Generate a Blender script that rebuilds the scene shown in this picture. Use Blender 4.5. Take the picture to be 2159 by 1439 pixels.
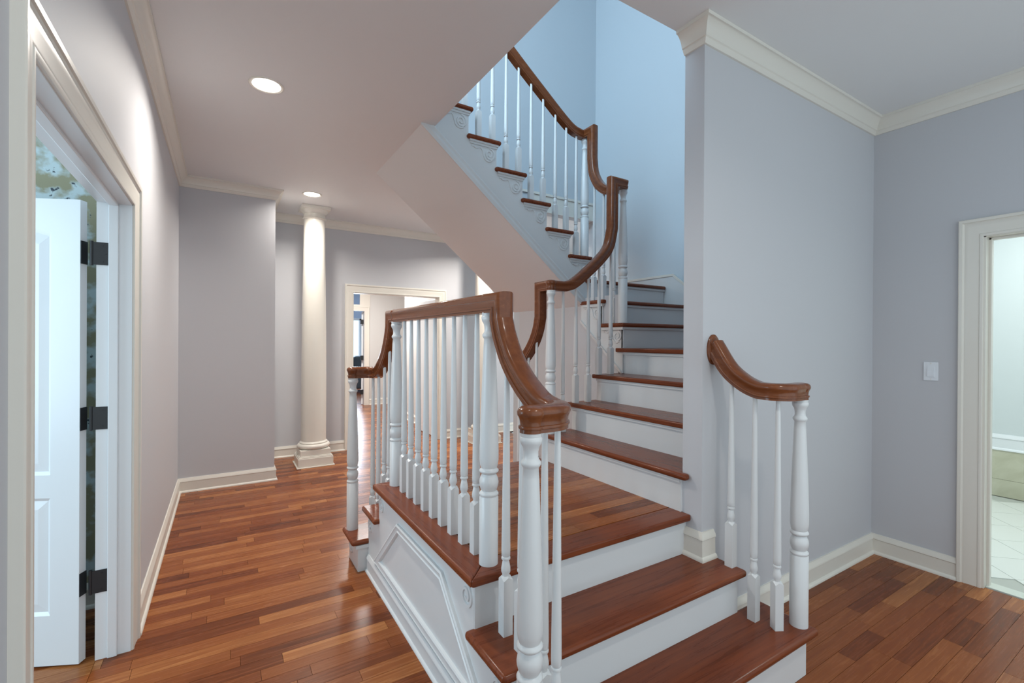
import bpy, math, random
from mathutils import Vector
random.seed(7)
for o in list(bpy.data.objects): bpy.data.objects.remove(o)
S = bpy.context.scene
C = S.collection

# ------------------------------------------------------------------ camera
HC, FPX = 1.43, 976.31
YAW, PITCH, ROLL = math.radians(31.866), math.radians(-0.119), math.radians(0.333)
F = Vector((math.sin(YAW)*math.cos(PITCH), math.cos(YAW)*math.cos(PITCH), math.sin(PITCH)))
R = Vector((math.cos(YAW), -math.sin(YAW), 0)); U = R.cross(F)
R2 = R*math.cos(ROLL)+U*math.sin(ROLL); U2 = U*math.cos(ROLL)-R*math.sin(ROLL)
cam = bpy.data.cameras.new('camera'); co = bpy.data.objects.new('camera', cam); C.objects.link(co)
from mathutils import Matrix
m = Matrix((R2, U2, -F)).transposed().to_4x4(); m.translation = Vector((0, 0, HC)); co.matrix_world = m
cam.sensor_width = 36; cam.lens = FPX/2159*36; cam.clip_start = .02; cam.clip_end = 100
S.camera = co

# ------------------------------------------------------------------ world, lights, exposure
S.view_settings.view_transform = 'Standard'; S.view_settings.look = 'None'
S.view_settings.gamma = 1; S.view_settings.use_curve_mapping = False
S.view_settings.exposure = 0.12
w = bpy.data.worlds.new('sky'); S.world = w; w.use_nodes = True
bg = w.node_tree.nodes['Background']; bg.inputs[0].default_value = (.78, .92, 1.0, 1); bg.inputs[1].default_value = 1.25

def area(name, loc, target, sx, sy, power, col, spread=180):
    l = bpy.data.lights.new(name, 'AREA'); l.shape = 'RECTANGLE'; l.size = sx; l.size_y = sy
    l.energy = power; l.color = col; l.spread = math.radians(spread)
    o = bpy.data.objects.new(name, l); C.objects.link(o); o.location = loc
    o.rotation_euler = (Vector(target)-Vector(loc)).to_track_quat('-Z', 'Y').to_euler(); return o
# daylight from the upstairs window into the stairwell
area('upstairs_window_daylight', (-.5, 2.0, 4.9), (3.2, 3.7, 3.5), 2.0, 1.6, 106, (.52, .79, 1.0))
# daylight from the window of the wallpapered room
area('left_room_window_daylight', (-2.9, 2.25, 1.6), (.5, 2.2, 1.1), 1.7, 1.8, 60, (.62, .84, 1.0))
# bathroom ceiling lamp
area('bathroom_lamp', (5.0, .6, 2.85), (5.0, .6, 0), .8, .8, 42, (.92, 1.0, .96))
area('blue_room_window_daylight', (2.98, 14.0, 1.45), (2.6, 11.0, 1.0), .8, 1.2, 110, (.68, .84, 1.0))
# far room lamp
area('far_room_lamp', (2.0, 8.4, 2.85), (2.0, 8.4, 0), .8, .8, 110, (1.0, .97, .92))

# ------------------------------------------------------------------ materials
def mat(name):
    m = bpy.data.materials.new(name); m.use_nodes = True
    return m, m.node_tree, m.node_tree.nodes['Principled BSDF']
def N(nt, t, **k):
    n = nt.nodes.new(t)
    for a, b in k.items(): setattr(n, a, b)
    return n
def paint(name, col, rough=.5, bump=.02, scale=180):
    m, nt, b = mat(name)
    b.inputs['Base Color'].default_value = (*col, 1); b.inputs['Roughness'].default_value = rough
    if bump:
        g = N(nt, 'ShaderNodeNewGeometry'); n = N(nt, 'ShaderNodeTexNoise'); n.inputs['Scale'].default_value = scale
        bp = N(nt, 'ShaderNodeBump'); bp.inputs['Strength'].default_value = bump; bp.inputs['Distance'].default_value = .01
        nt.links.new(g.outputs['Position'], n.inputs['Vector']); nt.links.new(n.outputs[0], bp.inputs['Height']); nt.links.new(bp.outputs[0], b.inputs['Normal'])
    return m
def wood(name, cols, along='X', rough=.25, var=.5, grain=1.0, coat=.4, bump=.05, dist=.6):
    """cols: dark..light ; every mesh island / object gets its own tone; grain stretched along an axis"""
    m, nt, b = mat(name); L = nt.links.new
    g = N(nt, 'ShaderNodeNewGeometry'); oi = N(nt, 'ShaderNodeObjectInfo')
    ad = N(nt, 'ShaderNodeMath', operation='ADD'); L(g.outputs['Random Per Island'], ad.inputs[0]); L(oi.outputs['Random'], ad.inputs[1])
    fr = N(nt, 'ShaderNodeMath', operation='FRACT'); L(ad.outputs[0], fr.inputs[0])
    mp = N(nt, 'ShaderNodeMapping'); sc = {'X': (2.2, 45, 45), 'Y': (45, 2.2, 45), 'Z': (45, 45, 2.2)}[along]
    mp.inputs['Scale'].default_value = sc
    cb = N(nt, 'ShaderNodeCombineXYZ'); ml = N(nt, 'ShaderNodeMath', operation='MULTIPLY'); ml.inputs[1].default_value = 37.0
    L(fr.outputs[0], ml.inputs[0]); [L(ml.outputs[0], cb.inputs[i]) for i in range(3)]
    va = N(nt, 'ShaderNodeVectorMath', operation='ADD'); L(g.outputs['Position'], mp.inputs['Vector']); L(mp.outputs[0], va.inputs[0]); L(cb.outputs[0], va.inputs[1])
    n = N(nt, 'ShaderNodeTexNoise'); n.inputs['Scale'].default_value = 1.0; n.inputs['Detail'].default_value = 6; n.inputs['Roughness'].default_value = .62; n.inputs['Distortion'].default_value = dist
    L(va.outputs[0], n.inputs['Vector'])
    # mix tone + grain
    a1 = N(nt, 'ShaderNodeMath', operation='MULTIPLY_ADD'); L(fr.outputs[0], a1.inputs[0]); a1.inputs[1].default_value = var; a1.inputs[2].default_value = .5-var/2
    a2 = N(nt, 'ShaderNodeMath', operation='MULTIPLY_ADD'); L(n.outputs[0], a2.inputs[0]); a2.inputs[1].default_value = .9*grain; a2.inputs[2].default_value = -.45*grain
    a3 = N(nt, 'ShaderNodeMath', operation='ADD', use_clamp=True); L(a1.outputs[0], a3.inputs[0]); L(a2.outputs[0], a3.inputs[1])
    r = N(nt, 'ShaderNodeValToRGB'); e = r.color_ramp.elements
    for i, c in enumerate(cols):
        p = i/(len(cols)-1)
        el = e[0] if i == 0 else (e[-1] if i == len(cols)-1 else e.new(p))
        el.position = p; el.color = (*c, 1)
    L(a3.outputs[0], r.inputs[0]); L(r.outputs[0], b.inputs['Base Color'])
    rr = N(nt, 'ShaderNodeMath', operation='MULTIPLY_ADD'); L(n.outputs[0], rr.inputs[0]); rr.inputs[1].default_value = .15; rr.inputs[2].default_value = rough-.07
    L(rr.outputs[0], b.inputs['Roughness']); b.inputs['Coat Weight'].default_value = coat; b.inputs['Coat Roughness'].default_value = .16; b.inputs['Specular IOR Level'].default_value = .18
    bp = N(nt, 'ShaderNodeBump'); bp.inputs['Strength'].default_value = bump; bp.inputs['Distance'].default_value = .004
    L(n.outputs[0], bp.inputs['Height']); L(bp.outputs[0], b.inputs['Normal'])
    return m
def emit(name, col, st):
    m, nt, b = mat(name); b.inputs['Base Color'].default_value = (*col, 1)
    b.inputs['Emission Color'].default_value = (*col, 1); b.inputs['Emission Strength'].default_value = st; return m
MW = paint('wall_paint_lavender_grey', (.57, .575, .60), .6)
MUP = paint('stairwell_paint_pale_blue', (.55, .60, .64), .5)
MCEIL = paint('ceiling_paint', (.78, .785, .79), .6)
MT = paint('trim_paint_cream_white', (.77, .74, .67), .32, 0)
MWH = paint('stair_paint_white', (.70, .715, .72), .32, .01, 60)
MDOOR = paint('door_paint_white', (.80, .83, .85), .3, 0)
MBL = paint('black_metal', (.02, .022, .025), .4, 0)
FL = [(.09, .021, .006), (.20, .052, .013), (.27, .082, .022), (.45, .18, .058)]
MFL = wood('floor_cherry_planks', FL, 'X', .26, .7, 1.05, .08, .04, 1.6)
MTX = wood('tread_cherry_x', [(.075, .016, .007), (.18, .044, .016), (.28, .08, .028)], 'X', .28, .15, 1.3, .12)
MTY = wood('tread_cherry_y', [(.075, .016, .007), (.18, .044, .016), (.28, .08, .028)], 'Y', .28, .15, 1.3, .12)
RC = [(.06, .016, .007), (.18, .055, .019), (.31, .11, .04)]
MRY = wood('rail_cherry_y', RC, 'Y', .24, .1, .75, .45, .0, .2)
MRX = wood('rail_cherry_x', RC, 'X', .24, .1, .75, .45, .0, .2)
MSUB = paint('joint_dark', (.03, .012, .006), .8, 0)

# ------------------------------------------------------------------ geometry helpers
def box(x0, x1, y0, y1, z0, z1):
    v = [(x0, y0, z0), (x1, y0, z0), (x1, y1, z0), (x0, y1, z0), (x0, y0, z1), (x1, y0, z1), (x1, y1, z1), (x0, y1, z1)]
    return v, [(0, 3, 2, 1), (4, 5, 6, 7), (0, 1, 5, 4), (1, 2, 6, 5), (2, 3, 7, 6), (3, 0, 4, 7)]
def join(*gs):
    V, Fa = [], []
    for v, f in gs:
        n = len(V); V += list(v); Fa += [tuple(i+n for i in q) for q in f]
    return V, Fa
def prism(poly, c0, c1, mp=lambda a, b, c: (a, b, c)):
    n = len(poly); V = [mp(a, b, c0) for a, b in poly]+[mp(a, b, c1) for a, b in poly]
    return V, [tuple(range(n-1, -1, -1)), tuple(range(n, 2*n))]+[(i, (i+1) % n, n+(i+1) % n, n+i) for i in range(n)]
XZ = lambda a, b, c: (a, c, b)      # poly in x,z ; depth y
YZ = lambda a, b, c: (c, a, b)      # poly in y,z ; depth x
def sweep2d(path, prof, closed=False, mp=lambda a, b, c: (a, b, c)):
    """profile (o,c): o offsets to the left of the path, c along third axis; mitred"""
    n = len(path); P = [Vector(p) for p in path]; V = []
    for i in range(n):
        d0 = (P[i]-P[i-1]).normalized() if (i or closed) else None
        d1 = (P[(i+1) % n]-P[i]).normalized() if (i < n-1 or closed) else None
        d0 = d0 or d1; d1 = d1 or d0
        n0 = Vector((-d0.y, d0.x)); n1 = Vector((-d1.y, d1.x)); b = n0+n1
        b = b/ (b.dot(n0)) if b.length > 1e-6 else n0
        for o, c in prof:
            q = P[i]+b*o; V.append(mp(q.x, q.y, c))
    k = len(prof); Fa = []
    for i in range(n if closed else n-1):
        j = (i+1) % n
        for t in range(k):
            u = (t+1) % k; Fa.append((i*k+t, j*k+t, j*k+u, i*k+u))
    if not closed: Fa += [tuple(range(k)), tuple(range((n-1)*k+k-1, (n-1)*k-1, -1))]
    return V, Fa
def sweep3(path, prof, up=Vector((0, 0, 1)), cap=True):
    P = [Vector(p) for p in path]; n = len(P)
    d = [(P[i+1]-P[i]).normalized() for i in range(n-1)]
    side = d[0].cross(up).normalized(); u2 = side.cross(d[0]).normalized()
    ring = [P[0]+side*a+u2*b for a, b in prof]; V = [tuple(q) for q in ring]
    for i in range(1, n):
        dir_ = d[i-1]; nn = (d[i-1]+d[i]).normalized() if i < n-1 else dir_
        ring = [q+dir_*((P[i]-q).dot(nn)/dir_.dot(nn)) for q in ring]; V += [tuple(q) for q in ring]
    k = len(prof); Fa = []
    for i in range(n-1):
        for t in range(k):
            s = (t+1) % k; Fa.append((i*k+t, i*k+s, (i+1)*k+s, (i+1)*k+t))
    if cap: Fa += [tuple(range(k-1, -1, -1)), tuple(range((n-1)*k, n*k))]
    return V, Fa
def lathe(prof, cx=0, cy=0, z0=0, seg=24):
    V, Fa = [], []
    for r, z in prof:
        for s in range(seg):
            a = 2*math.pi*s/seg; V.append((cx+r*math.cos(a), cy+r*math.sin(a), z0+z))
    for i in range(len(prof)-1):
        for s in range(seg):
            t = (s+1) % seg; Fa.append((i*seg+s, i*seg+t, (i+1)*seg+t, (i+1)*seg+s))
    Fa += [tuple(range(seg-1, -1, -1)), tuple(range((len(prof)-1)*seg, len(prof)*seg))]
    return V, Fa
def cr(pts, n=8):
    P = [Vector(p) for p in pts]; P = [P[0]*2-P[1]]+P+[P[-1]*2-P[-2]]; out = []
    for i in range(1, len(P)-2):
        a, b, c, d = P[i-1:i+3]
        for k in range(n):
            t = k/n; out.append(.5*((2*b)+(c-a)*t+(2*a-5*b+4*c-d)*t*t+(3*b-a-3*c+d)*t**3))
    return out+[P[-2]]
def org(p):
    o = Vector((0, 0, 0))
    while p: o += p.location; p = p.parent
    return o
def obj(name, geo, material, parent=None, bevel=0, smooth=False, seg=2, label=None, angle=40):
    v, f = geo; o0 = org(parent) if parent else Vector((0, 0, 0))
    me = bpy.data.meshes.new(name); me.from_pydata([tuple(Vector(q)-o0) for q in v], [], f); me.materials.append(material)
    if smooth:
        for p in me.polygons: p.use_smooth = True
        try: me.set_sharp_from_angle(angle=math.radians(angle))
        except Exception: pass
    me.update()
    o = bpy.data.objects.new(name, me); C.objects.link(o); o.parent = parent
    if bevel:
        b = o.modifiers.new('bevel', 'BEVEL'); b.width = bevel; b.segments = seg; b.limit_method = 'ANGLE'; b.angle_limit = math.radians(40)
    if label: o['label'] = label
    return o
def empty(name, loc): 
    o = bpy.data.objects.new(name, None); o.location = loc; o.empty_display_size = .1; C.objects.link(o); return o
def tag(o, label, cat, group=None, kind=None):
    o['label'] = label; o['category'] = cat
    if group: o['group'] = group
    if kind: o['kind'] = kind
    return o
def struct(o, label, cat): return tag(o, label, cat, kind='structure')

# ------------------------------------------------------------------ measured layout
ZC = 2.939; XL = -.36; XR = 3.77; RHO = .1966; TH = .032
def Z(i): return i*RHO
MY = 4.165                                     # front / back flights mirror about Y = MY/2
NOSE = {1: .988, 2: 1.2165, 3: 1.447}
X4, RUN2 = 1.8875, .243
XS, YB = 3.69, 4.11                            # stairwell right wall, back wall

# ------------------------------------------------------------------ setting: walls
struct(obj('wall_left', join(box(XL-.12, XL, -1.0, 1.40, 0, ZC), box(XL-.12, XL, 2.72, 5.27, 0, ZC), box(XL-.12, XL, 1.40, 2.72, 2.04, ZC)), MW),
       'long lavender grey wall with the open white door beside the hall', 'wall')
struct(obj('wall_alcove', box(-.48, .438, 5.27, 6.23, 0, ZC), MW), 'lavender grey wall block facing the hall beside the white column', 'wall')
struct(obj('wall_far', join(box(.438, 1.43, 6.23, 6.36, 0, ZC), box(2.63, 5.4, 6.23, 6.36, 0, ZC), box(1.43, 2.63, 6.23, 6.36, 2.045, ZC)), MW),
       'far pale wall behind the column with a doorway', 'wall')
struct(obj('wall_far_side', box(5.4, 5.5, 4.2, 6.36, 0, ZC), MW), 'pale side wall closing the far hall on the right', 'wall')
struct(obj('wall_stair', join(box(1.93, XR, 1.389, 1.498, 0, ZC), box(1.26, XS+.1, 1.389, 1.498, 3.34, 5.8)), MW), 'lavender grey wall beside the stairs with the short handrail fixed to it', 'wall')
struct(obj('wall_right', join(box(XR, XR+.12, .845, 1.498, 0, ZC), box(XR, XR+.12, -1.0, .0, 0, ZC), box(XR, XR+.12, .0, .845, 2.055, ZC)), MW),
       'lavender grey right wall with a light switch and the bathroom doorway', 'wall')
struct(obj('wall_stairwell_side', box(XS, XS+.08, 1.498, YB+.11, 0, 5.8), MUP), 'tall pale blue wall lit by daylight at the turn of the stairs', 'wall')
back_poly = [(2.645, 0), (XS, 0), (XS, 1.97), (2.80, 1.97), (2.80, 2.83), (XS, 2.83), (XS, 5.8), (1.20, 5.8), (1.20, 3.02), (2.645, 1.84)]
struct(obj('wall_stairwell_back', prism(back_poly, YB, YB+.11, XZ), MUP), 'pale blue back wall behind the upper stair balusters', 'wall')
obj('opening_head_trim', join(box(1.9, XS, YB-.018, YB, 3.005, 3.03), box(2.80, XS, YB-.006, YB, 2.83, 3.005)), MT, bpy.data.objects['wall_stairwell_back'])
struct(obj('wall_under_stair', box(2.645, 2.72, 2.66, YB, 0, 1.80), MW), 'pinkish wall under the stair landing seen between the balusters', 'wall')
struct(obj('ceiling', join(box(-3.2, 1.2576, -1.0, 6.36, ZC, 3.30), box(1.2576, 6.6, -1.0, 1.50, ZC, 3.30), box(1.2576, 5.5, YB+.11, 6.36, ZC, 3.30)), MCEIL),
       'smooth white ceiling with recessed lights and the stairwell opening', 'ceiling')
struct(obj('ceiling_upstairs', box(-3.2, 3.8, 1.389, 4.3, 5.8, 5.9), MCEIL), 'ceiling above the upper storey of the stairwell', 'ceiling')

# crown mouldings
CROWN = [(0, -.100), (.010, -.100), (.016, -.088), (.020, -.082), (.020, -.078), (.026, -.074), (.028, -.066), (.034, -.048), (.046, -.030), (.058, -.019), (.064, -.016), (.070, -.016), (.070, 0), (0, 0)]
def crown(name, path, label):
    return struct(obj(name, sweep2d(path, [(o, ZC+c) for o, c in CROWN]), MT, smooth=True, angle=35), label, 'crown moulding')
crown('trim_1', [(5.4, 6.23), (.438, 6.23), (.438, 5.27), (XL, 5.27), (XL, -1.0)], 'cream crown moulding along the left wall and around the alcove to the far wall')
crown('trim_2', [(XR, -1.0), (XR, 1.389), (1.93, 1.389), (1.93, 1.498)], 'cream crown moulding over the stair wall and right wall')
BASE = [(0, 0), (.028, 0), (.028, .008), (.022, .017), (.016, .020), (.014, .096), (.019, .100), (.017, .112), (.009, .124), (.007, .132), (0, .132)]
def base(name, path, label, z=0, zs=1.0):
    return struct(obj(name, sweep2d(path, [(o, z+c*zs) for o, c in BASE]), MT, smooth=True, angle=35), label, 'baseboard')
base('baseboard_left', [(XL, 5.27), (XL, 2.83)], 'cream baseboard running along the left wall')
base('baseboard_alcove', [(1.325, 6.23), (.438, 6.23), (.438, 5.27), (XL, 5.27)], 'cream baseboard around the alcove wall beside the column')
base('baseboard_far', [(5.4, 6.23), (2.735, 6.23)], 'cream baseboard right of the far doorway')
base('baseboard_right', [(XR, .95), (XR, 1.389), (2.03, 1.389)], 'cream baseboard along the stair wall and right wall')
base('baseboard_wall_end', [(2.015, 1.389), (1.93, 1.389), (1.93, 1.477)], 'white baseboard block wrapped around the wall end on the second step', Z(2))
base('baseboard_near', [(XL, 1.295), (XL, -1.0)], 'cream baseboard left of the open door')

# ------------------------------------------------------------------ floors
floor = struct(obj('floor', join(box(-.48, XR+.06, -1.0, 6.36, -.06, -.014), box(-3.2, -.48, -1.0, 3.4, -.06, -.014)), MSUB), 'glossy reddish brown cherry plank floor of the hall', 'floor')
PW = .0735
ub = bpy.data.meshes.new('plank'); v, f = box(0, 1, 0, 1, -1, 0); ub.from_pydata(v, [], f); ub.materials.append(MFL)
def proj(x, y, z):
    d = Vector((x, y, z-HC)); k = d.dot(F)
    return (1079.5+FPX*d.dot(R2)/k, 719.5-FPX*d.dot(U2)/k, k) if k > .05 else None
planks = []
def rows(x0, x1, y0, y1, skip=lambda x, y: False):
    y = y0; 
    while y < y1-1e-4:
        x = x0-random.uniform(0, .7)
        yy = min(y+PW, y1)
        while x < x1:
            l = random.choice([.32, .45, .6, .75, .9, 1.1])*random.uniform(.9, 1.1)
            a, b = max(x, x0), min(x+l, x1)
            if b-a > .01 and not (skip(a, y) and skip(b, y) and skip((a+b)/2, y)): planks.append((a, b, y, yy))
            x += l
        y += PW
def hid(x, y): return (.80 < x < 2.0 and 1.05 < y < 3.1) or (x > 2.66 and 1.42 < y < 4.2) or (1.9 < x and 1.42 < y < 2.6)
rows(-.48, XR+.02, -.6, 6.36, hid)
rows(-3.2, -.48, 1.0, 3.27)
def score(p):
    a, b, y0, y1 = p; q = proj((a+b)/2, (y0+y1)/2, 0)
    if not q or not (-80 < q[0] < 2240 and q[1] < 1520): return 0
    return (b-a)*(y1-y0)/q[2]**3
planks.sort(key=score, reverse=True)
G = .0007
for a, b, y0, y1 in planks[:300]:
    o = bpy.data.objects.new('plank', ub); C.objects.link(o); o.parent = floor
    o.location = (a+G, y0+G, 0); o.scale = (b-a-2*G, y1-y0-2*G, .0135)
rest = obj('far_planks', join(*[box(a+G, b-G, y0+G, y1-G, -.0135, 0) for a, b, y0, y1 in planks[300:]]), MFL, floor); rest['kind'] = 'stuff'

# ------------------------------------------------------------------ staircase
st = empty('staircase', (1.4, 2.08, 0))
tag(st, 'white and cherry wood staircase with a low landing turning up to the floor above', 'staircase')
def tread(poly, i, m_):
    t = obj('tread', prism(poly, Z(i)-TH, Z(i)), m_, st, bevel=.013, seg=3, smooth=True); return t
def my(y): return MY-y
def rect(x0, x1, y0, y1): return [(x0, y0), (x1, y0), (x1, y1), (x0, y1)]
def riser(g): return obj('riser', g, MWH, st)
def mold(g): return obj('cove_moulding', g, MWH, st)
XF = .767                                     # left stringer face
# front flight
tread(rect(.665, 2.18, NOSE[1], 1.262), 1, MTX)
tread([(.732, NOSE[2]), (2.0237, NOSE[2]), (2.0237, 1.389), (1.93, 1.389), (1.93, 1.492), (.732, 1.492)], 2, MTX)
riser(box(.705, 2.132, 1.018, 1.036, 0, Z(1)-TH)); riser(box(2.114, 2.132, 1.036, 1.25, 0, Z(1)-TH)); riser(box(.705, XF, 1.036, 1.25, 0, Z(1)-TH))
riser(box(1.995, 2.132, 1.232, 1.25, 0, Z(1)-TH))
riser(box(XF+.001, 1.995, 1.2465, 1.2645, Z(1), Z(2)-TH)); riser(box(1.977, 1.995, 1.2645, 1.389, Z(1), Z(2)-TH))
riser(box(XF+.001, 1.93, 1.477, 1.495, Z(2), Z(3)-TH))
# back flight (mirror)
tread(rect(.665, 2.12, my(1.262), my(NOSE[1])), 1, MTX)
tread(rect(.732, 2.02, my(1.492), my(NOSE[2])), 2, MTX)
riser(box(.705, 2.09, my(1.036), my(1.018), 0, Z(1)-TH)); riser(box(.705, XF, my(1.25), my(1.036), 0, Z(1)-TH))
riser(box(XF+.001, 1.99, my(1.2645), my(1.2465), Z(1), Z(2)-TH)); riser(box(XF+.001, 1.92, my(1.495), my(1.477), Z(2), Z(3)-TH))
mold(join(box(.69, .705, my(1.25), my(1.03), Z(1)-TH-.02, Z(1)-TH), box(.69, XF, my(1.262), my(1.25), Z(1)-TH-.02, Z(1)-TH)))
# landing: border boards and planks
land = obj('landing', box(XF, 1.93, 1.495, my(1.495), Z(3)-.03, Z(3)-.012), MSUB, st)
NB = .125
for poly in ([(.737, 1.447), (1.93, 1.447), (1.93, 1.447+NB), (.737+NB, 1.447+NB)], [(.737, 1.447), (.737+NB, 1.447+NB), (.737+NB, my(1.447+NB)), (.737, my(1.447))],
             [(.737, my(1.447)), (.737+NB, my(1.447+NB)), (1.93, my(1.447+NB)), (1.93, my(1.447))]):
    along = MTY if poly[2][0] < .9 else MTX
    obj('nosing_board', prism(poly, Z(3)-TH, Z(3)), along, st, bevel=.008, seg=3)
y = 1.447+NB
while y < my(1.447+NB)-.01:
    y1 = min(y+PW, my(1.447+NB)); x = .737+NB
    first = random.uniform(.2, .7)
    cuts = [x]+[c for c in (x+first, x+first+.62) if c < 1.87]+[1.918]
    for a, b in zip(cuts[:-1], cuts[1:]):
        o = bpy.data.objects.new('plank', ub); C.objects.link(o); o.parent = land
        o.location = Vector((a+G, y+G, Z(3)))-org(land); o.scale = (b-a-2*G, y1-y-2*G, .0125)
    y = y1
# left stringer with panel
sp = [(1.040, 0), (1.040, Z(1)-TH), (1.251, Z(1)-TH), (1.251, Z(2)-TH), (1.482, Z(2)-TH), (1.482, Z(3)-TH)]
sp = sp+[(my(a), b) for a, b in reversed(sp)]
strl = obj('stringer', prism(sp, XF, XF+.02, YZ), MWH, st)
TR = [(1.337, .121), (1.757, .483), (MY-1.757-.20, .483), (2.754, .121)]
TR = [(1.337, .121), (1.757, .483), (2.333, .483), (2.754, .121)]
PM = [(0, 0), (0, .012), (.008, .016), (.014, .012), (.030, .010), (.036, .014), (.042, .010), (.046, 0)]
obj('panel_moulding', sweep2d(TR[::-1], [(o, XF-c) for o, c in PM], True, lambda a, b, c: (c, a, b)), MWH, strl, smooth=True, angle=30)
obj('baseboard', sweep2d([(XF, 1.04), (XF, my(1.262))], [(o*.8, c*.78) for o, c in BASE]), MWH, strl, smooth=True, angle=35)
# scroll ornaments
def scroll_curve(flip=1):
    pts = []
    for k in range(46):
        t = k/45; a = math.pi*.5+t*3.3*math.pi; r = .046*(1-.78*t)
        pts.append((flip*(.062+r*math.cos(a)), -.070+r*math.sin(a)))
    tail = [(flip*u, v_) for u, v_ in [(.215, -.030), (.195, -.030), (.185, -.038), (.165, -.038), (.150, -.030), (.135, -.032), (.122, -.050), (.112, -.085), (.098, -.112), (.070, -.122), (.042, -.112)]]
    return pts, tail
SPR = [(-.0065, -.001), (-.005, .006), (.005, .006), (.0065, -.001)]
def scroll(o3, ax, nrm, tail=True, parent=st, flip=1):
    pts, tl = scroll_curve(1); o3 = Vector(o3); ax = Vector(ax); nrm = Vector(nrm); up = Vector((0, 0, 1))
    g = [sweep3([o3+ax*a+up*b for a, b in pts], SPR, nrm)]
    if tail: g.append(sweep3([o3+ax*a+up*b for a, b in cr([(a, b, 0) for a, b in tl], 3) and [(q.x, q.y) for q in cr([(a, b, 0) for a, b in tl], 3)]], SPR, nrm))
    return obj('scroll_bracket', join(*g), MWH, parent)
for i, yr in ((2, 1.2465), (3, 1.477)):
    scroll((XF, yr, Z(i)-TH), (0, 1, 0), (-1, 0, 0), False, strl); scroll((XF, my(yr), Z(i)-TH), (0, -1, 0), (-1, 0, 0), False, strl)
scroll((.705, my(1.018), Z(1)-TH), (0, -1, 0), (-1, 0, 0), False, strl); scroll((.705, 1.018, Z(1)-TH), (0, 1, 0), (-1, 0, 0), False, strl)
# flight going right (treads 4..7)
YN, YE = 1.498, 2.67
for i in (4, 5, 6):
    x0 = X4+RUN2*(i-4)
    poly = [(x0, 1.452 if i == 4 else YN), (1.929 if i == 4 else x0+.04, 1.452 if i == 4 else YN), (1.929 if i == 4 else x0+.04, YN), (x0+RUN2+.045, YN), (x0+RUN2+.045, YE), (x0, YE)]
    tread(poly, i, MTY)
    riser(box(x0+.03, x0+.048, YN, 2.64, Z(i-1), Z(i)-TH))
    mold(box(x0+.018, x0+.03, YN, 2.64, Z(i)-TH-.018, Z(i)-TH))
x7 = X4+3*RUN2
tread([(x7, YN), (3.66, YN), (3.66, 2.60), (2.632, 2.60), (2.632, YE), (x7, YE)], 7, MTY)
riser(box(x7+.03, x7+.048, YN, 2.64, Z(6), Z(7)-TH)); mold(box(x7+.018, x7+.03, YN, 2.64, Z(7)-TH-.018, Z(7)-TH))
s2 = [(1.936, .55)]
for i in (4, 5, 6): s2 += [(X4+RUN2*(i-4)+.048, Z(i)-TH), (X4+RUN2*(i-3)+.048, Z(i)-TH)]
s2 = [(1.936, 0)]+[(1.936, Z(4)-TH)]+[p for i in (4, 5, 6) for p in ((X4+RUN2*(i-3)+.049, Z(i)-TH), (X4+RUN2*(i-3)+.049, Z(i+1)-TH))]+[(2.70, Z(7)-TH), (2.70, 0)]
obj('stringer', prism(s2, 2.622, 2.64, XZ), MWH, st)
# turn: treads 8, 9 and upper landing 10
T8Y, T9Y, T10Y, TX = 2.57, 2.8044, 3.0413, 2.603
tread(rect(TX, 3.66, T8Y, T9Y+.05), 8, MTX); tread(rect(TX, 3.66, T9Y, T10Y+.05), 9, MTX)
tread([(2.655, T10Y), (3.655, T10Y), (3.655, YB), (2.70, YB), (2.70, 3.10), (2.655, 3.10)], 10, MTX)
for i, yy in ((8, T8Y), (9, T9Y), (10, T10Y)):
    riser(box(2.633 if i < 10 else 2.69, 3.66, yy+.03, yy+.048, Z(i-1), Z(i)-TH)); mold(box(2.633 if i < 10 else 2.69, 3.66, yy+.018, yy+.03, Z(i)-TH-.018, Z(i)-TH))
s3 = [(2.605, 1.18), (2.605, Z(8)-TH), (2.840, Z(8)-TH), (2.840, Z(9)-TH), (3.10, Z(9)-TH), (3.10, 1.60)]
str3 = obj('stringer', prism(s3, 2.633, 2.645, YZ), MWH, st)
obj('stringer_moulding', sweep3([(2.633, 2.601, 1.175), (2.633, 3.10, 1.600)], [(-.010, 0), (-.010, .010), (.010, .014), (.010, 0)], Vector((-1, 0, 0))), MWH, str3)
for i, yy in ((8, T8Y), (9, T9Y)):
    scroll((2.633, yy+.03, Z(i)-TH), (0, 1, 0), (-1, 0, 0), True, str3)
    obj('cove_moulding', box(2.617, 2.633, yy+.02, yy+.265, Z(i)-TH-.022, Z(i)-TH), MWH, st)
# upper flight
YU, XU0, RUNU = 3.048, 2.75, .239
up_top = []
for i in range(11, 17):
    xn = XU0-RUNU*(i-11)
    tread(rect(xn-RUNU-.045, xn, YU, YB), i, MTY)
    riser(box(xn-.048, xn-.03, 3.09, YB, Z(i-1), Z(i)-TH)); mold(box(xn-.03, xn-.018, 3.078, YB, Z(i)-TH-.018, Z(i)-TH))
    up_top += [(xn-.03, Z(i)-TH), (xn-.03-RUNU, Z(i)-TH)]
def zb(x): return 2.944-.816*(x-1.251)
poly = [(2.72, zb(2.72)), (2.72, Z(11)-TH)]+up_top[1:-1]+[(1.262, Z(16)-TH), (1.262, zb(1.262))]
stru = obj('stringer', prism(poly, 3.078, 3.092, XZ), MWH, st)
for i in range(11, 17):
    xn = XU0-RUNU*(i-11); scroll((xn-.03, 3.078, Z(i)-TH-.012), (-1, 0, 0), (0, -1, 0), True, stru)
    obj('cove_moulding', join(box(xn-.262, xn-.02, 3.062, 3.078, Z(i)-TH-.014, Z(i)-TH), box(xn-.258, xn-.026, 3.070, 3.078, Z(i)-TH-.030, Z(i)-TH-.014)), MWH, st)
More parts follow.
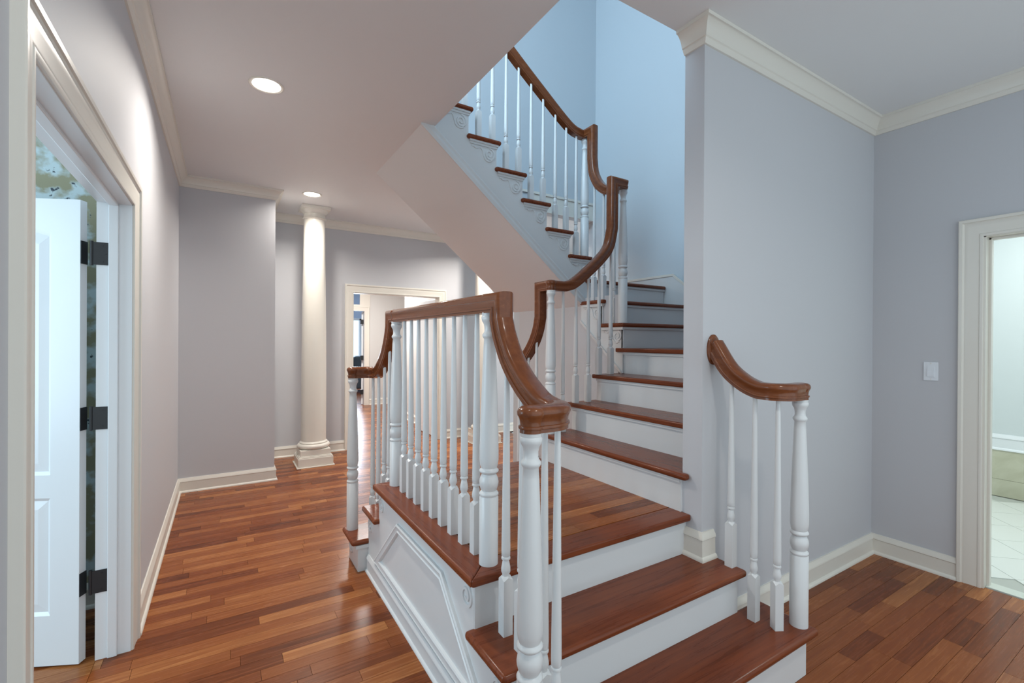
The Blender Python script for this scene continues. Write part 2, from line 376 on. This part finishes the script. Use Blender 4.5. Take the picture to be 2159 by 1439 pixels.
obj('stringer_moulding', sweep3([(1.20, 3.078, zb(1.20)+.004), (2.70, 3.078, zb(2.70)+.004)], [(-.0, -.075), (.012, -.075), (.016, -.05), (.010, -.03), (.014, -.012), (.008, 0), (0, 0)][::-1], Vector((0, 0, 1))), MWH, stru)
sof = prism([(1.24, ZC), (1.24, ZC+.03), (2.66, zb(2.66)+.03), (2.66, zb(2.66)-.012), (1.254-.10, ZC)], 3.085, YB+.11, XZ)
dz = .075
sofp = [(1.165, ZC-.001), (1.165, ZC+.04), (1.26, ZC+.04), (2.66, zb(2.66)+.02), (2.66, zb(2.66)-dz)]
obj('soffit', prism(sofp, 3.080, YB+.109, XZ), MCEIL, st)
# wall skirt on the stairwell side
sk = [(YB, Z(10)), (YB, 2.068), (2.965, 2.068), (2.50, 1.70), (2.25, 1.49), (1.50, 1.49), (1.50, Z(7)), (2.60, Z(7)), (2.60, Z(8)), (2.83, Z(8)), (2.83, Z(9)), (3.07, Z(9)), (3.07, Z(10))]
skb = obj('wall_skirt', prism(sk, 3.661, XS, YZ), MWH, st)
obj('skirt_cap', sweep3([(3.661, YB, 2.07), (3.661, 2.965, 2.07), (3.661, 2.25, 1.495), (3.661, 1.50, 1.495)], [(-.014, -.012), (-.016, .006), (.006, .010), (.006, -.012)], Vector((0, 0, 1))), MT, skb)
obj('upper_floor', join(box(-3.2, 1.255, 1.50, YB+.11, 3.302, 3.342)), MTX, st)

# ------------------------------------------------------------------ balustrades
hw = [(0, .037), (.014, .0365), (.025, .0345), (.0325, .029), (.0355, .021), (.035, .013), (.0315, .006), (.0285, -.003), (.0275, -.012), (.0275, -.016), (.0312, -.0175), (.032, -.021), (.0312, -.025), (.028, -.0265), (.0285, -.036)]
RAIL = [(a, b) for a, b in hw]+[(-a, b) for a, b in reversed(hw)][:-1]
def railend(x, y, z, s=1.0): return lathe([(max(a*s, .0005), b) for a, b in hw[::-1]], x, y, z, 28)
def newel(parent, x, y, z0, z1, cyl):
    h = z1-z0; c = cyl; t = h
    p = [(.036, 0), (.036, c), (.0335, c+.003), (.0335, c+.006), (.0365, c+.010), (.0365, c+.015), (.032, c+.021), (.027, c+.024),
         (.0315, c+.032), (.0355, c+.046), (.0365, c+.056), (.0345, c+.070), (.029, c+.082), (.0265, c+.087), (.032, c+.092), (.0365, c+.096), (.0365, c+.102), (.032, c+.107), (.030, c+.110),
         (.0335, c+.120), (.0362, c+.14), (.0360, c+.19), (.0325, c+.32), (.0235, t-.13), (.0215, t-.10), (.0245, t-.096), (.028, t-.09), (.028, t-.083), (.0225, t-.076), (.0205, t-.07), (.0205, t-.055), (.0235, t-.042), (.0285, t-.034), (.0315, t-.026), (.0315, t-.017), (.029, t-.014), (.0305, t-.008), (.0305, t)]
    return obj('newel_post', lathe(p, x, y, z0, 28), MWH, parent, smooth=True, angle=50)
def baluster(parent, x, y, z0, z1, sq=.20, rot=0):
    a = .0185; h = z1-z0
    def ring(r, z, n=16): return [(r*math.cos(2*math.pi*k/n+rot), r*math.sin(2*math.pi*k/n+rot), z) for k in range(n)]
    g1 = [(-a, -a, 0), (a, -a, 0), (a, a, 0), (-a, a, 0), (-a, -a, sq-.006), (a, -a, sq-.006), (a, a, sq-.006), (-a, a, sq-.006), (0, -a, sq+.004), (a, 0, sq+.004), (0, a, sq+.004), (-a, 0, sq+.004), (0, 0, sq+.016)]
    cs, sn = math.cos(rot), math.sin(rot); g1 = [(p*cs-q*sn, p*sn+q*cs, r) for p, q, r in g1]
    f1 = [(3, 2, 1, 0), (0, 1, 5, 8, 4), (1, 2, 6, 9, 5), (2, 3, 7, 10, 6), (3, 0, 4, 11, 7), (4, 8, 12), (8, 5, 12), (5, 9, 12), (9, 6, 12), (6, 10, 12), (10, 7, 12), (7, 11, 12), (11, 4, 12)]
    prof = [(.012, sq), (.0125, sq+.012), (.0165, sq+.022), (.0165, sq+.034), (.0135, sq+.05), (.011, sq+.062), (.0155, sq+.065), (.0165, sq+.069), (.0155, sq+.073), (.0125, sq+.075), (.0155, sq+.079), (.016, sq+.10), (.0145, sq+.25), (.0105, max(h-.15, sq+.3)), (.009, h)]
    g = join((g1, f1), lathe(prof, 0, 0, 0, 16)); g = ([(p+x, q+y, r+z0) for p, q, r in g[0]], g[1])
    return obj('baluster', g, MWH, parent, smooth=True, angle=35)
def zat(path, val, ax):
    best = None
    for p, q in zip(path[:-1], path[1:]):
        a, b = p[ax], q[ax]
        if abs(b-a) > 1e-5 and min(a, b)-1e-6 <= val <= max(a, b)+1e-6:
            t = (val-a)/(b-a); z = p[2]+(q[2]-p[2])*t; sl = abs((q[2]-p[2])/(b-a))
            z -= .030*math.sqrt(1+min(sl, 2.2)**2)
            best = z if best is None else min(best, z)
    return best
# --- left: landing balustrade with a turnout at each end
BX = .85
bl = empty('balustrade', (BX, MY/2, 0))
tag(bl, 'white landing balustrade with brown handrail swooping down to turned ends at both sides', 'balustrade')
half = [Vector((BX, 1.442, 1.568))]+cr([(BX, 1.442, 1.508), (BX, 1.416, 1.443), (BX, 1.364, 1.363), (BX, 1.286, 1.290), (BX, 1.195, 1.234), (BX, 1.125, 1.215)], 6)
N1 = (.716, 1.05)
half += [Vector((.775+.075*math.cos(t), 1.125-.075*math.sin(t), 1.215)) for t in [math.pi/2*k/8 for k in range(1, 9)]]+[Vector((N1[0], N1[1], 1.215))]
mir = [Vector((p.x, my(p.y), p.z)) for p in half]
pathL = mir[::-1]+half
hr = obj('handrail', sweep3(pathL, RAIL), MRY, bl, smooth=True, angle=38)
N2, N3, N4 = (.852, 1.53), (.850, my(1.53)+.0), (N1[0]+.005, my(N1[1]))
obj('rail_end', railend(*N1, 1.215, 1.12), MRX, hr, smooth=True, angle=38); obj('rail_end', railend(N1[0], my(N1[1]), 1.215, 1.12), MRX, hr, smooth=True, angle=38)
obj('rail_cap', railend(*N2, 1.569, 1.06), MRY, hr, smooth=True, angle=38); obj('rail_cap', railend(*N3, 1.569, 1.06), MRY, hr, smooth=True, angle=38)
newel(bl, *N1, Z(1), 1.182, .30); newel(bl, N1[0], my(N1[1]), Z(1), 1.182, .30); newel(bl, *N2, Z(3), 1.535, .251); newel(bl, *N3, Z(3), 1.535, .251)
for k in range(9): baluster(bl, BX, 1.630+.1081*k, Z(3), 1.545)
for yy, i in ((1.40, 2), (1.296, 2), (1.17, 1)):
    zt = zat(half, yy, 1)+.012; baluster(bl, BX, yy, Z(i), zt, .2); baluster(bl, BX, my(yy), Z(i), zt, .2)
baluster(bl, .836, 1.087, Z(1), 1.19, .2, .5); baluster(bl, .836, my(1.087), Z(1), 1.19, .2, -.5)
# --- right: short balustrade from the wall end to the first step
bxr = 2.0
br = empty('balustrade', (bxr, 1.2, 0))
tag(br, 'short balustrade with brown handrail from an oval wall rosette to the first step', 'balustrade')
N5 = (2.138, 1.052)
pr = cr([(bxr, 1.376, 1.418), (bxr, 1.30, 1.307), (bxr, 1.225, 1.248), (bxr, 1.16, 1.221), (bxr, 1.115, 1.217)], 6)
pr += [Vector((bxr+.065-.065*math.cos(t), 1.115-.063*math.sin(t), 1.217)) for t in [math.pi/2*k/8 for k in range(1, 9)]]+[Vector((N5[0], N5[1], 1.217))]
h2 = obj('handrail', sweep3(pr, RAIL), MRY, br, smooth=True, angle=38)
obj('rail_end', railend(*N5, 1.217, 1.12), MRX, h2, smooth=True, angle=38)
ros = lathe([(.060, 0), (.060, .006), (.055, .011), (.050, .012), (.047, .016), (.035, .018), (.001, .018)], 0, 0, 0, 32)
obj('rosette', ([(bxr+.006+x*.78, 1.3885-z, 1.392+y*1.22) for x, y, z in ros[0]], [q[::-1] for q in ros[1]]), MRX, h2, smooth=True, angle=38)
newel(br, *N5, Z(1), 1.184, .305)
baluster(br, 1.996, 1.282, Z(2), zat(pr, 1.282, 1)+.012); baluster(br, 2.004, 1.176, Z(1), zat(pr, 1.176, 1)+.012); baluster(br, 2.026, 1.086, Z(1), 1.19, .2, -.5)
# --- long balustrade: back flight, up beside the treads, round the turn, up the upper flight
bm = empty('balustrade', (2.2, 2.6, 0))
tag(bm, 'long balustrade climbing the stairs with vertical handrail drops at each newel post', 'balustrade')
XB, YR2, XR3, YR4 = 1.93, 2.605, 2.650, 3.095
N6, N7, N8, N9 = (XB, YR2-.01), (XR3, 2.625), (2.660, YR4), (2.065, my(1.05))
pa = [Vector((N9[0], N9[1], 1.25))]+[Vector((XB+.075-.075*math.cos(t), my(1.125)+.075*math.sin(t), 1.25)) for t in [math.pi/2*k/8 for k in range(8, 0, -1)]]
rise = 1.815-1.25
ctl = [(XB, my(1.125), 1.25), (XB, my(1.195), 1.27), (XB, my(1.286), 1.335), (XB, 2.800, 1.42), (XB, 2.748, 1.51), (XB, 2.722, 1.60)]
pa += cr(ctl, 6)+[Vector((XB, 2.722, 1.815)), Vector((XB, N6[1], 1.815))]
h3 = obj('handrail', sweep3(pa, RAIL), MRY, bm, smooth=True, angle=38)
pb = [Vector((XB, YR2, 1.815))]+cr([(2.05, YR2, 1.815), (2.13, YR2, 1.842), (2.26, YR2, 1.935), (2.40, YR2, 2.055), (2.475, YR2, 2.15), (2.512, YR2, 2.29)], 6)+[Vector((2.514, YR2, 2.645)), Vector((N7[0], YR2, 2.645))]
h4 = obj('handrail', sweep3(pb, RAIL), MRX, bm, smooth=True, angle=38)
pc = [Vector((XR3, N7[1], 2.645))]+cr([(XR3, 2.74, 2.645), (XR3, 2.81, 2.662), (XR3, 2.90, 2.735), (XR3, 2.965, 2.85), (XR3, 2.985, 2.98)], 6)+[Vector((XR3, 2.985, 3.215)), Vector((XR3, N8[1], 3.215))]
h5 = obj('handrail', sweep3(pc, RAIL), MRY, bm, smooth=True, angle=38)
pd = [Vector((N8[0], YR4, 3.215))]+cr([(2.61, YR4, 3.213), (2.52, YR4, 3.232), (2.42, YR4, 3.290), (2.237, YR4, 3.425), (1.892, YR4, 3.69), (1.35, YR4, 4.13)], 6)
h6 = obj('handrail', sweep3(pd, RAIL), MRX, bm, smooth=True, angle=38)
obj('rail_end', railend(*N9, 1.25, 1.12), MRX, h3, smooth=True, angle=38)
obj('rail_cap', railend(*N6, 1.816, 1.1), MRX, h4, smooth=True, angle=38); obj('rail_cap', railend(*N7, 2.646, 1.1), MRX, h4, smooth=True, angle=38); obj('rail_cap', railend(*N8, 3.216, 1.08), MRX, h6, smooth=True, angle=38)
newel(bm, *N6, Z(4), 1.783, .334); newel(bm, *N7, Z(8), 2.613, .338); newel(bm, *N8, Z(11), 3.183, .331); newel(bm, *N9, Z(1), 1.218, .30)
for yy, i in ((1.40, 2), (1.296, 2), (1.17, 1)): baluster(bm, XB, my(yy), Z(i), zat(pa, my(yy), 1)+.012)
for xx, i in ((2.045, 4), (2.163, 5), (2.280, 5), (2.385, 6), (2.505, 6)): baluster(bm, xx, YR2, Z(i), (zat(pb, xx, 0) or 2.2)+.012)
for yy, i in ((2.725, 8), (2.845, 9), (2.958, 9)): baluster(bm, XR3, yy, Z(i), zat(pc, yy, 1)+.012)
k = 0
for i, xs in ((11, (2.563,)), (12, (2.453, 2.338)), (13, (2.212, 2.093)), (14, (1.973, 1.857)), (15, (1.735, 1.615)), (16, (1.497, 1.385))):
    for xx in xs: baluster(bm, xx, YR4, Z(i), zat(pd, xx, 0)+.012, .20)

# ------------------------------------------------------------------ columns
def column(x, y, label):
    c = empty('column', (x, y, 0)); tag(c, label, 'column', 'white round columns in the far hall')
    def sq(a, z0, z1): return box(x-a, x+a, y-a, y+a, z0, z1)
    obj('plinth', join(sq(.198, 0, .014), sq(.184, .014, .105), sq(.178, .105, .118), sq(.168, .118, .128), sq(.158, .128, .190)), MT, c, bevel=.004)
    t = [(.150, 0)]+[(.145+.030*math.cos(a), .03+.028*math.sin(a)) for a in [math.pi*(-.5+k/10) for k in range(11)]]+[(.150, .060), (.150, .070), (.142, .074), (.137, .085)]
    obj('base', lathe(t, x, y, .190, 40), MT, c, smooth=True, angle=50)
    obj('shaft', lathe([(.134, .275), (.134, .6), (.1335, 1.0), (.130, 1.5), (.124, 2.0), (.117, 2.5), (.113, 2.80)], x, y, 0, 40), MT, c, smooth=True)
    cp = [(.113, 2.795), (.122, 2.80), (.128, 2.808), (.122, 2.816), (.114, 2.818), (.114, 2.862), (.122, 2.864), (.124, 2.872), (.130, 2.880), (.142, 2.892), (.146, 2.903)]
    ca = obj('capital', lathe(cp, x, y, 0, 40), MT, c, smooth=True, angle=40)
    obj('abacus', sq(.152, 2.903, ZC-.001), MT, ca, bevel=.003)
column(.88, 5.74, 'white round column standing beside the lavender alcove wall')
column(3.10, 5.74, 'white round column mostly hidden behind the landing balustrade')

# ------------------------------------------------------------------ ceiling lights
LENS = emit('lamp_lens', (1.0, .96, .90), 9.0)
def can(x, y, label, power):
    if label: can_body(x, y, label)
    l = bpy.data.lights.new('lamp', 'AREA'); l.shape = 'DISK'; l.size = .14; l.energy = power; l.color = (1.0, .94, .86); l.spread = math.radians(150)
    o = bpy.data.objects.new('lamp', l); C.objects.link(o); o.location = (x, y, ZC-.02)
def can_body(x, y, label):
    c = empty('ceiling_light', (x, y, ZC)); tag(c, label, 'light', 'round recessed ceiling lights')
    obj('trim_ring', lathe([(.078, 0), (.078, -.004), (.088, -.007), (.094, -.004), (.095, 0)][::-1], x, y, ZC, 36), MT, c, smooth=True)
    obj('lens', lathe([(.076, -.002), (.060, -.006), (.001, -.008)][::-1], x, y, ZC, 36), LENS, c, smooth=True)
can(.208, 3.115, 'bright recessed ceiling light nearest the camera above the hall floor', 21)
can(.771, 5.20, 'bright recessed ceiling light just in front of the white column', 20)
can(3.0, 5.25, 'recessed ceiling light hidden behind the sloping soffit', 36)
can(.208, .85, None, 3)
can(1.25, -.1, None, 9)

# ------------------------------------------------------------------ doors
CAS = [(0, 0), (0, .010), (.006, .013), (.014, .013), (.018, .010), (.024, .012), (.060, .013), (.072, .016), (.080, .015), (.086, .018), (.088, .024), (.102, .025), (.106, .022), (.106, 0)]
def casing(parent, a0, a1, zt, mp):
    return obj('casing', sweep2d([(a0, 0), (a0, zt), (a1, zt), (a1, 0)], CAS, False, mp), MT, parent, smooth=True, angle=30)
d1 = empty('door_1', (XL-.06, 2.06, 0)); struct(d1, 'white panelled door standing open in the left wall with black hinges', 'door')
casing(d1, 1.40, 2.72, 2.04, lambda a, b, c: (XL+c, a, b))
obj('jamb', join(box(XL-.122, XL+.002, 2.715, 2.73, 0, 2.04), box(XL-.122, XL+.002, 1.39, 1.405, 0, 2.04), box(XL-.122, XL+.002, 1.40, 2.72, 2.035, 2.05)), MDOOR, d1)
obj('door_stop', join(box(XL-.080, XL-.045, 2.703, 2.716, 0, 2.036), box(XL-.080, XL-.045, 1.404, 1.416, 0, 2.036), box(XL-.080, XL-.045, 1.404, 2.716, 2.023, 2.036)), MDOOR, d1, bevel=.003)
hg = Vector((-.534, 2.708, 0)); ang = math.radians(25.5); dl = Vector((-math.cos(ang), math.sin(ang), 0)); nr = Vector((-math.sin(ang), -math.cos(ang), 0))
LW, LT, LZ0, LZ1 = .86, .037, .008, 2.032
def LM(s, z, t): q = hg+dl*s-nr*t; return (q.x, q.y, z)
def lbox(s0, s1, z0, z1, t0=0, t1=LT): return prism([(s0, z0), (s1, z0), (s1, z1), (s0, z1)], t0, t1, LM)
leaf = obj('leaf', join(lbox(0, .115, LZ0, LZ1), lbox(LW-.115, LW, LZ0, LZ1), lbox(.115, LW-.115, LZ0, .225), lbox(.115, LW-.115, .735, .835)), MDOOR, d1)
arc = [(.115+(LW-.23)*k/16, 1.78+.12*(1-abs(2*k/16-1)**1.0*0)-.0) for k in range(17)]
arc = [(.115+(LW-.23)*k/16, 1.885-.075*math.cos(math.pi*2*k/16)*0+.0+ .06*math.sin(math.pi*k/16)) for k in range(17)]
obj('top_rail', prism([(.115, LZ1)]+arc+[(LW-.115, LZ1)], 0, LT, LM), MDOOR, leaf)
def lpanel(outline):
    cx = sum(p[0] for p in outline)/len(outline); cz = sum(p[1] for p in outline)/len(outline)
    def ins(d): return [(p[0]+math.copysign(min(d, abs(cx-p[0])), cx-p[0]), p[1]+math.copysign(min(d, abs(cz-p[1])), cz-p[1])) for p in outline]
    rings = [(ins(0), .001), (ins(.008), .006), (ins(.014), .010), (ins(.050), .004), (ins(.052), .004)]; n = len(outline); V = []; Fa = []
    for rg, t in rings: V += [LM(a, b, t) for a, b in rg]
    for i in range(len(rings)-1):
        for k in range(n): Fa.append((i*n+k, i*n+(k+1) % n, (i+1)*n+(k+1) % n, (i+1)*n+k))
    Fa.append(tuple(range((len(rings)-1)*n, len(rings)*n)))
    return obj('panel', (V, Fa), MDOOR, leaf)
lpanel([(.115, .225), (LW-.115, .225), (LW-.115, .735), (.115, .735)])
lpanel([(.115, .835), (LW-.115, .835)]+arc[::-1])
obj('back_panel', lbox(.11, LW-.11, .2, 1.96, .02, .03), MDOOR, leaf)
for hz in (1.805, 1.075, .35):
    h = obj('hinge', join(box(-.492, -.437, 2.711, 2.7155, hz-.05, hz+.05), prism([(-.001, hz-.05), (-.0035, hz-.05), (-.0035, hz+.05), (-.001, hz+.05)], -.0, LT, LM)), MBL, d1, label='black hinge')
    obj('hinge_pin', lathe([(.0065, -.054), (.0065, .054)], -.498, 2.716, hz, 12), MBL, h, smooth=True, angle=40)
    SC = obj('screw', join(*[join(*[box(-.46+dx-.003, -.46+dx+.003, 2.7095, 2.711, hz+dzz-.003, hz+dzz+.003)]) for dx, dzz in ((0, .035), (.010, 0), (0, -.035))]), MBL, h)
# room behind the open door: wallpaper wall
mw, nt, b = mat('wallpaper_mottled'); L = nt.links.new
g = N(nt, 'ShaderNodeNewGeometry'); n1 = N(nt, 'ShaderNodeTexNoise'); n1.inputs['Scale'].default_value = 11; n1.inputs['Detail'].default_value = 5
n2 = N(nt, 'ShaderNodeTexNoise'); n2.inputs['Scale'].default_value = 22; n2.inputs['Detail'].default_value = 4
r1 = N(nt, 'ShaderNodeValToRGB'); e = r1.color_ramp.elements; e[0].position = .44; e[0].color = (.36, .34, .22, 1); e[1].position = .58; e[1].color = (.62, .74, .76, 1)
r2 = N(nt, 'ShaderNodeValToRGB'); e = r2.color_ramp.elements; e[0].position = .64; e[0].color = (0, 0, 0, 1); e[1].position = .68; e[1].color = (1, 1, 1, 1)
mx = N(nt, 'ShaderNodeMix', data_type='RGBA'); mx.inputs[7].default_value = (.05, .07, .09, 1)
for n_ in (n1, n2): L(g.outputs['Position'], n_.inputs['Vector'])
L(n1.outputs[0], r1.inputs[0]); L(n2.outputs[0], r2.inputs[0]); L(r2.outputs[0], mx.inputs[0]); L(r1.outputs[0], mx.inputs[6]); L(mx.outputs[2], b.inputs['Base Color'])
struct(obj('wall_wallpaper', box(-3.2, -.49, 3.27, 3.37, 0, ZC), mw), 'mottled teal and beige wallpapered wall seen through the open door', 'wall')
struct(obj('wall_left_room', box(-3.3, -3.2, -1.0, 3.37, 0, ZC), mw), 'side wall of the wallpapered room', 'wall')
base('baseboard_wallpaper', [(-.49, 3.27), (-3.2, 3.27)], 'white baseboard under the wallpaper behind the open door')

# bathroom doorway
d2 = empty('door_2', (XR, .42, 0)); struct(d2, 'cream cased doorway in the right wall opening to the tiled bathroom', 'doorway')
casing(d2, .0, .845, 2.055, lambda a, b, c: (XR-c, a, b))
obj('jamb', join(box(XR-.002, XR+.122, .835, .85, 0, 2.055), box(XR-.002, XR+.122, -.01, .005, 0, 2.055), box(XR-.002, XR+.122, 0, .85, 2.05, 2.065)), MT, d2)
obj('door_stop', join(box(XR+.05, XR+.085, .822, .836, 0, 2.05), box(XR+.05, XR+.085, 0, .836, 2.036, 2.05)), MT, d2, bevel=.003)
obj('threshold', box(XR+.03, XR+.12, .005, .835, -.01, .006), paint('threshold_stone', (.62, .66, .60), .3, 0), d2, bevel=.003)
MTILE = paint('bath_tile', (.72, .74, .70), .25, 0)
MGR = paint('bath_grout', (.45, .47, .43), .7, 0)
MST = None
ms, nt, b = mat('beige_marble'); L = nt.links.new; g = N(nt, 'ShaderNodeNewGeometry'); n1 = N(nt, 'ShaderNodeTexNoise'); n1.inputs['Scale'].default_value = 5; n1.inputs['Detail'].default_value = 7; n1.inputs['Distortion'].default_value = 1.2
r1 = N(nt, 'ShaderNodeValToRGB'); e = r1.color_ramp.elements; e[0].position = .3; e[0].color = (.50, .49, .36, 1); e[1].position = .7; e[1].color = (.64, .63, .50, 1)
L(g.outputs['Position'], n1.inputs['Vector']); L(n1.outputs[0], r1.inputs[0]); L(r1.outputs[0], b.inputs['Base Color']); b.inputs['Roughness'].default_value = .25
bf = struct(obj('floor_bathroom', box(XR+.12, 6.5, -1.0, 2.2, -.06, -.006), MGR), 'pale diagonal tile floor of the bathroom', 'floor')
TS = .33; tm = bpy.data.meshes.new('tile'); q = TS/2-.0015; s_ = math.sqrt(.5)
tv = [(-q, -q, -.006), (q, -q, -.006), (q, q, -.006), (-q, q, -.006), (-q, -q, 0), (q, -q, 0), (q, q, 0), (-q, q, 0)]
tv = [((a-b_)*s_, (a+b_)*s_, c) for a, b_, c in tv]; tm.from_pydata(tv, [], box(0, 1, 0, 1, 0, 1)[1]); tm.materials.append(MTILE)
D = TS*s_
for i in range(0, 24):
    for j in range(-6, 12):
        if (i+j) % 2 == 0:
            x, y = 4.08+i*D, .5+j*D-.9
            if XR+.12+D < x+.12 and x < 6.2-D*.9 and -.6 < y < 1.95:
                o = bpy.data.objects.new('floor_tile', tm); C.objects.link(o); o.parent = bf; o.location = (x, y, 0)
MBW = paint('bath_wall', (.66, .71, .72), .5)
struct(obj('wall_bathroom', box(6.2, 6.3, -1.0, 2.2, 0, ZC), MBW), 'pale blue white bathroom wall through the right doorway', 'wall')
struct(obj('wall_bathroom_back', box(XR+.12, 6.3, 2.2, 2.3, 0, ZC), MBW), 'bathroom wall behind the stair wall', 'wall')
struct(obj('wall_bathroom_front', box(XR+.12, 6.3, -1.1, -1.0, 0, ZC), MBW), 'bathroom wall nearest the camera', 'wall')
tb = empty('marble_wainscot', (6.19, .9, 0)); tag(tb, 'beige marble band along the foot of the bathroom wall', 'wainscot')
y = -1.0
while y < 2.19:
    obj('slab', box(6.178, 6.2, y+.001, min(y+.61, 2.2)-.001, .16, .43), ms, tb); obj('slab', box(6.174, 6.2, y+.001, min(y+.61, 2.2)-.001, 0, .158), ms, tb); y += .61
struct(obj('baseboard_bathroom', sweep2d([(6.2, -1.0), (6.2, 2.2)], [(o+.0, .43+c*1.12) for o, c in BASE]), MDOOR, smooth=True, angle=35), 'white moulding above the beige marble band in the bathroom', 'baseboard')

# far doorway and the rooms behind it
d3 = empty('door_3', (2.03, 6.23, 0)); struct(d3, 'cream cased doorway in the far wall behind the balusters', 'doorway')
casing(d3, 1.43, 2.63, 2.045, lambda a, b, c: (a, 6.23-c, b))
obj('jamb', join(box(1.415, 1.435, 6.228, 6.362, 0, 2.045), box(2.625, 2.645, 6.228, 6.362, 0, 2.045), box(1.43, 2.63, 6.228, 6.362, 2.04, 2.06)), MT, d3)
for xx, dx in ((1.436, 1), (2.624, -1)):
    for hz in (1.86, 1.09, .32):
        obj('hinge', box(min(xx, xx+dx*.008), max(xx, xx+dx*.008), 6.30, 6.365, hz-.05, hz+.05), MBL, d3, label='black hinge')
lf = obj('leaf', box(2.632, 2.672, 6.38, 7.00, .01, 2.03), MDOOR, d3, bevel=.003)
obj('leaf', box(1.39, 1.428, 6.38, 7.00, .01, 2.03), MDOOR, d3, bevel=.003)
ff = struct(obj('floor_far_room', box(.4, 5.4, 6.36, 14.2, -.06, -.014), MSUB), 'cherry plank floor of the far rooms beyond the doorway', 'floor')
planks = []; rows(.4, 5.4, 6.36, 10.9)
rr_ = obj('planks', join(*[box(a+G, b-G, y0+G, y1-G, -.0135, 0) for a, b, y0, y1 in planks]), MFL, ff); rr_['kind'] = 'stuff'
obj('blue_room_boards', box(.4, 5.4, 10.9, 14.2, -.0135, 0), MFL, ff)
struct(obj('wall_far_room_right', box(2.80, 5.4, 6.37, 8.23, 0, ZC), paint('far_room_paint', (.66, .655, .64), .5)), 'white wall on the right side of the far passage', 'wall')
base('baseboard_far_passage', [(2.80, 6.37), (2.80, 8.23)], 'white baseboard of the far passage wall')
struct(obj('wall_far_room_left', box(.3, .4, 6.37, 14.2, 0, ZC), MW), 'left wall of the far rooms', 'wall')
struct(obj('wall_far_room_back', join(box(.4, 1.75, 10.3, 10.42, 0, ZC), box(2.60, 5.4, 10.3, 10.42, 0, ZC), box(1.75, 2.60, 10.3, 10.42, 2.58, ZC), box(1.75, 2.60, 10.3, 10.42, 2.06, 2.16)), bpy.data.materials['far_room_paint']), 'white back wall of the far room with a narrow door and transom', 'wall')
base('baseboard_far_back', [(5.4, 10.3), (2.71, 10.3)], 'white baseboard of the far back wall')
struct(obj('wall_far_room_side', box(5.4, 5.5, 6.37, 14.2, 0, ZC), bpy.data.materials['far_room_paint']), 'right side wall of the far rooms', 'wall')
struct(obj('ceiling_far_room', box(.3, 5.5, 6.36, 14.3, ZC, 3.1), MCEIL), 'white ceiling of the far rooms', 'ceiling')
d4 = empty('door_4', (2.2, 10.3, 0)); struct(d4, 'narrow inner door with transom at the end of the far room', 'door')
casing(d4, 1.75, 2.60, 2.05, lambda a, b, c: (a, 10.3-c, b))
obj('transom_frame', join(box(2.50, 2.72, 10.285, 10.3, 2.15, 2.60), box(1.63, 1.75, 10.285, 10.3, 2.15, 2.60), box(1.63, 2.72, 10.285, 10.3, 2.60, 2.70), box(1.63, 2.72, 10.283, 10.3, 2.12, 2.19)), MT, d4)
obj('leaf', prism([(2.575, 10.44), (2.61, 10.425), (2.99, 11.09), (2.955, 11.11)], .01, 2.04), MDOOR, d4, bevel=.003)
for hz in (1.82, 1.03, .28): obj('hinge', box(2.545, 2.60, 10.36, 10.425, hz-.05, hz+.05), MBL, d4, label='black hinge')
MBLUE = paint('blue_room_paint', (.50, .62, .80), .5)
struct(obj('wall_blue_room', join(box(.4, 2.55, 14.1, 14.2, 0, ZC), box(3.42, 5.4, 14.1, 14.2, 0, ZC), box(2.55, 3.42, 14.1, 14.2, 0, .75), box(2.55, 3.42, 14.1, 14.2, 2.0, ZC)), MBLUE), 'blue wall of the last room with a bright window', 'wall')
wn = empty('window_1', (2.98, 14.15, 0)); struct(wn, 'bright daylight window in the far blue room', 'window')
obj('window_frame', join(box(2.50, 2.56, 14.06, 14.1, .70, 2.05), box(3.41, 3.47, 14.06, 14.1, .70, 2.05), box(2.50, 3.47, 14.06, 14.1, 2.0, 2.06), box(2.50, 3.47, 14.04, 14.1, .70, .76)), MDOOR, wn)
sf = empty('sofa', (3.0, 13.2, 0)); tag(sf, 'dark grey sofa under the bright window in the far blue room', 'sofa')
MSF = paint('sofa_fabric', (.07, .085, .10), .8, .2, 90)
obj('base', box(2.2, 3.9, 12.8, 13.6, .10, .40), MSF, sf, bevel=.04); obj('backrest', box(2.2, 3.9, 13.4, 13.66, .40, .92), MSF, sf, bevel=.06)
for x in (2.22, 3.05): obj('seat_cushion', box(x, x+.82, 12.78, 13.4, .40, .54), MSF, sf, bevel=.05); obj('back_cushion', box(x, x+.82, 13.22, 13.42, .54, .98), MSF, sf, bevel=.07)
for x, y in ((2.25, 12.85), (3.8, 12.85), (2.25, 13.5), (3.8, 13.5)): obj('leg', box(x, x+.05, y, y+.05, 0, .10), MBL, sf)

# ------------------------------------------------------------------ switches
MPL = paint('switch_plastic', (.80, .83, .87), .3, 0)
def switch(mp, label):
    """mp(a,b,c): a along the wall, b up, c out of the wall"""
    t = empty('light_switch', mp(0, 0, 0)); tag(t, label, 'light switch')
    obj('plate', prism([(-.036, -.058), (.036, -.058), (.036, .058), (-.036, .058)], .0005, .006, mp), MPL, t, bevel=.002)
    obj('rocker', join(prism([(-.017, 0), (.017, 0), (.017, .033), (-.017, .033)], .006, .009, mp), prism([(-.017, -.033), (.017, -.033), (.017, 0), (-.017, 0)], .006, .012, mp)), MPL, t)
    for zz in (-.048, .048): obj('screw', prism([(-.003, zz-.003), (.003, zz-.003), (.003, zz+.003), (-.003, zz+.003)], .006, .007, mp), MT, t)
switch(lambda a, b, c: (XR-c, 1.079-a, 1.252+b), 'white light switch on the right wall beside the bathroom doorway')
switch(lambda a, b, c: (XL+c, 2.905+a, 1.262+b), 'white light switch on the left wall just past the open door')
switch(lambda a, b, c: (3.09+a, 10.3-c, 1.25+b), 'small white switch plate on the far room wall beyond the doorway')
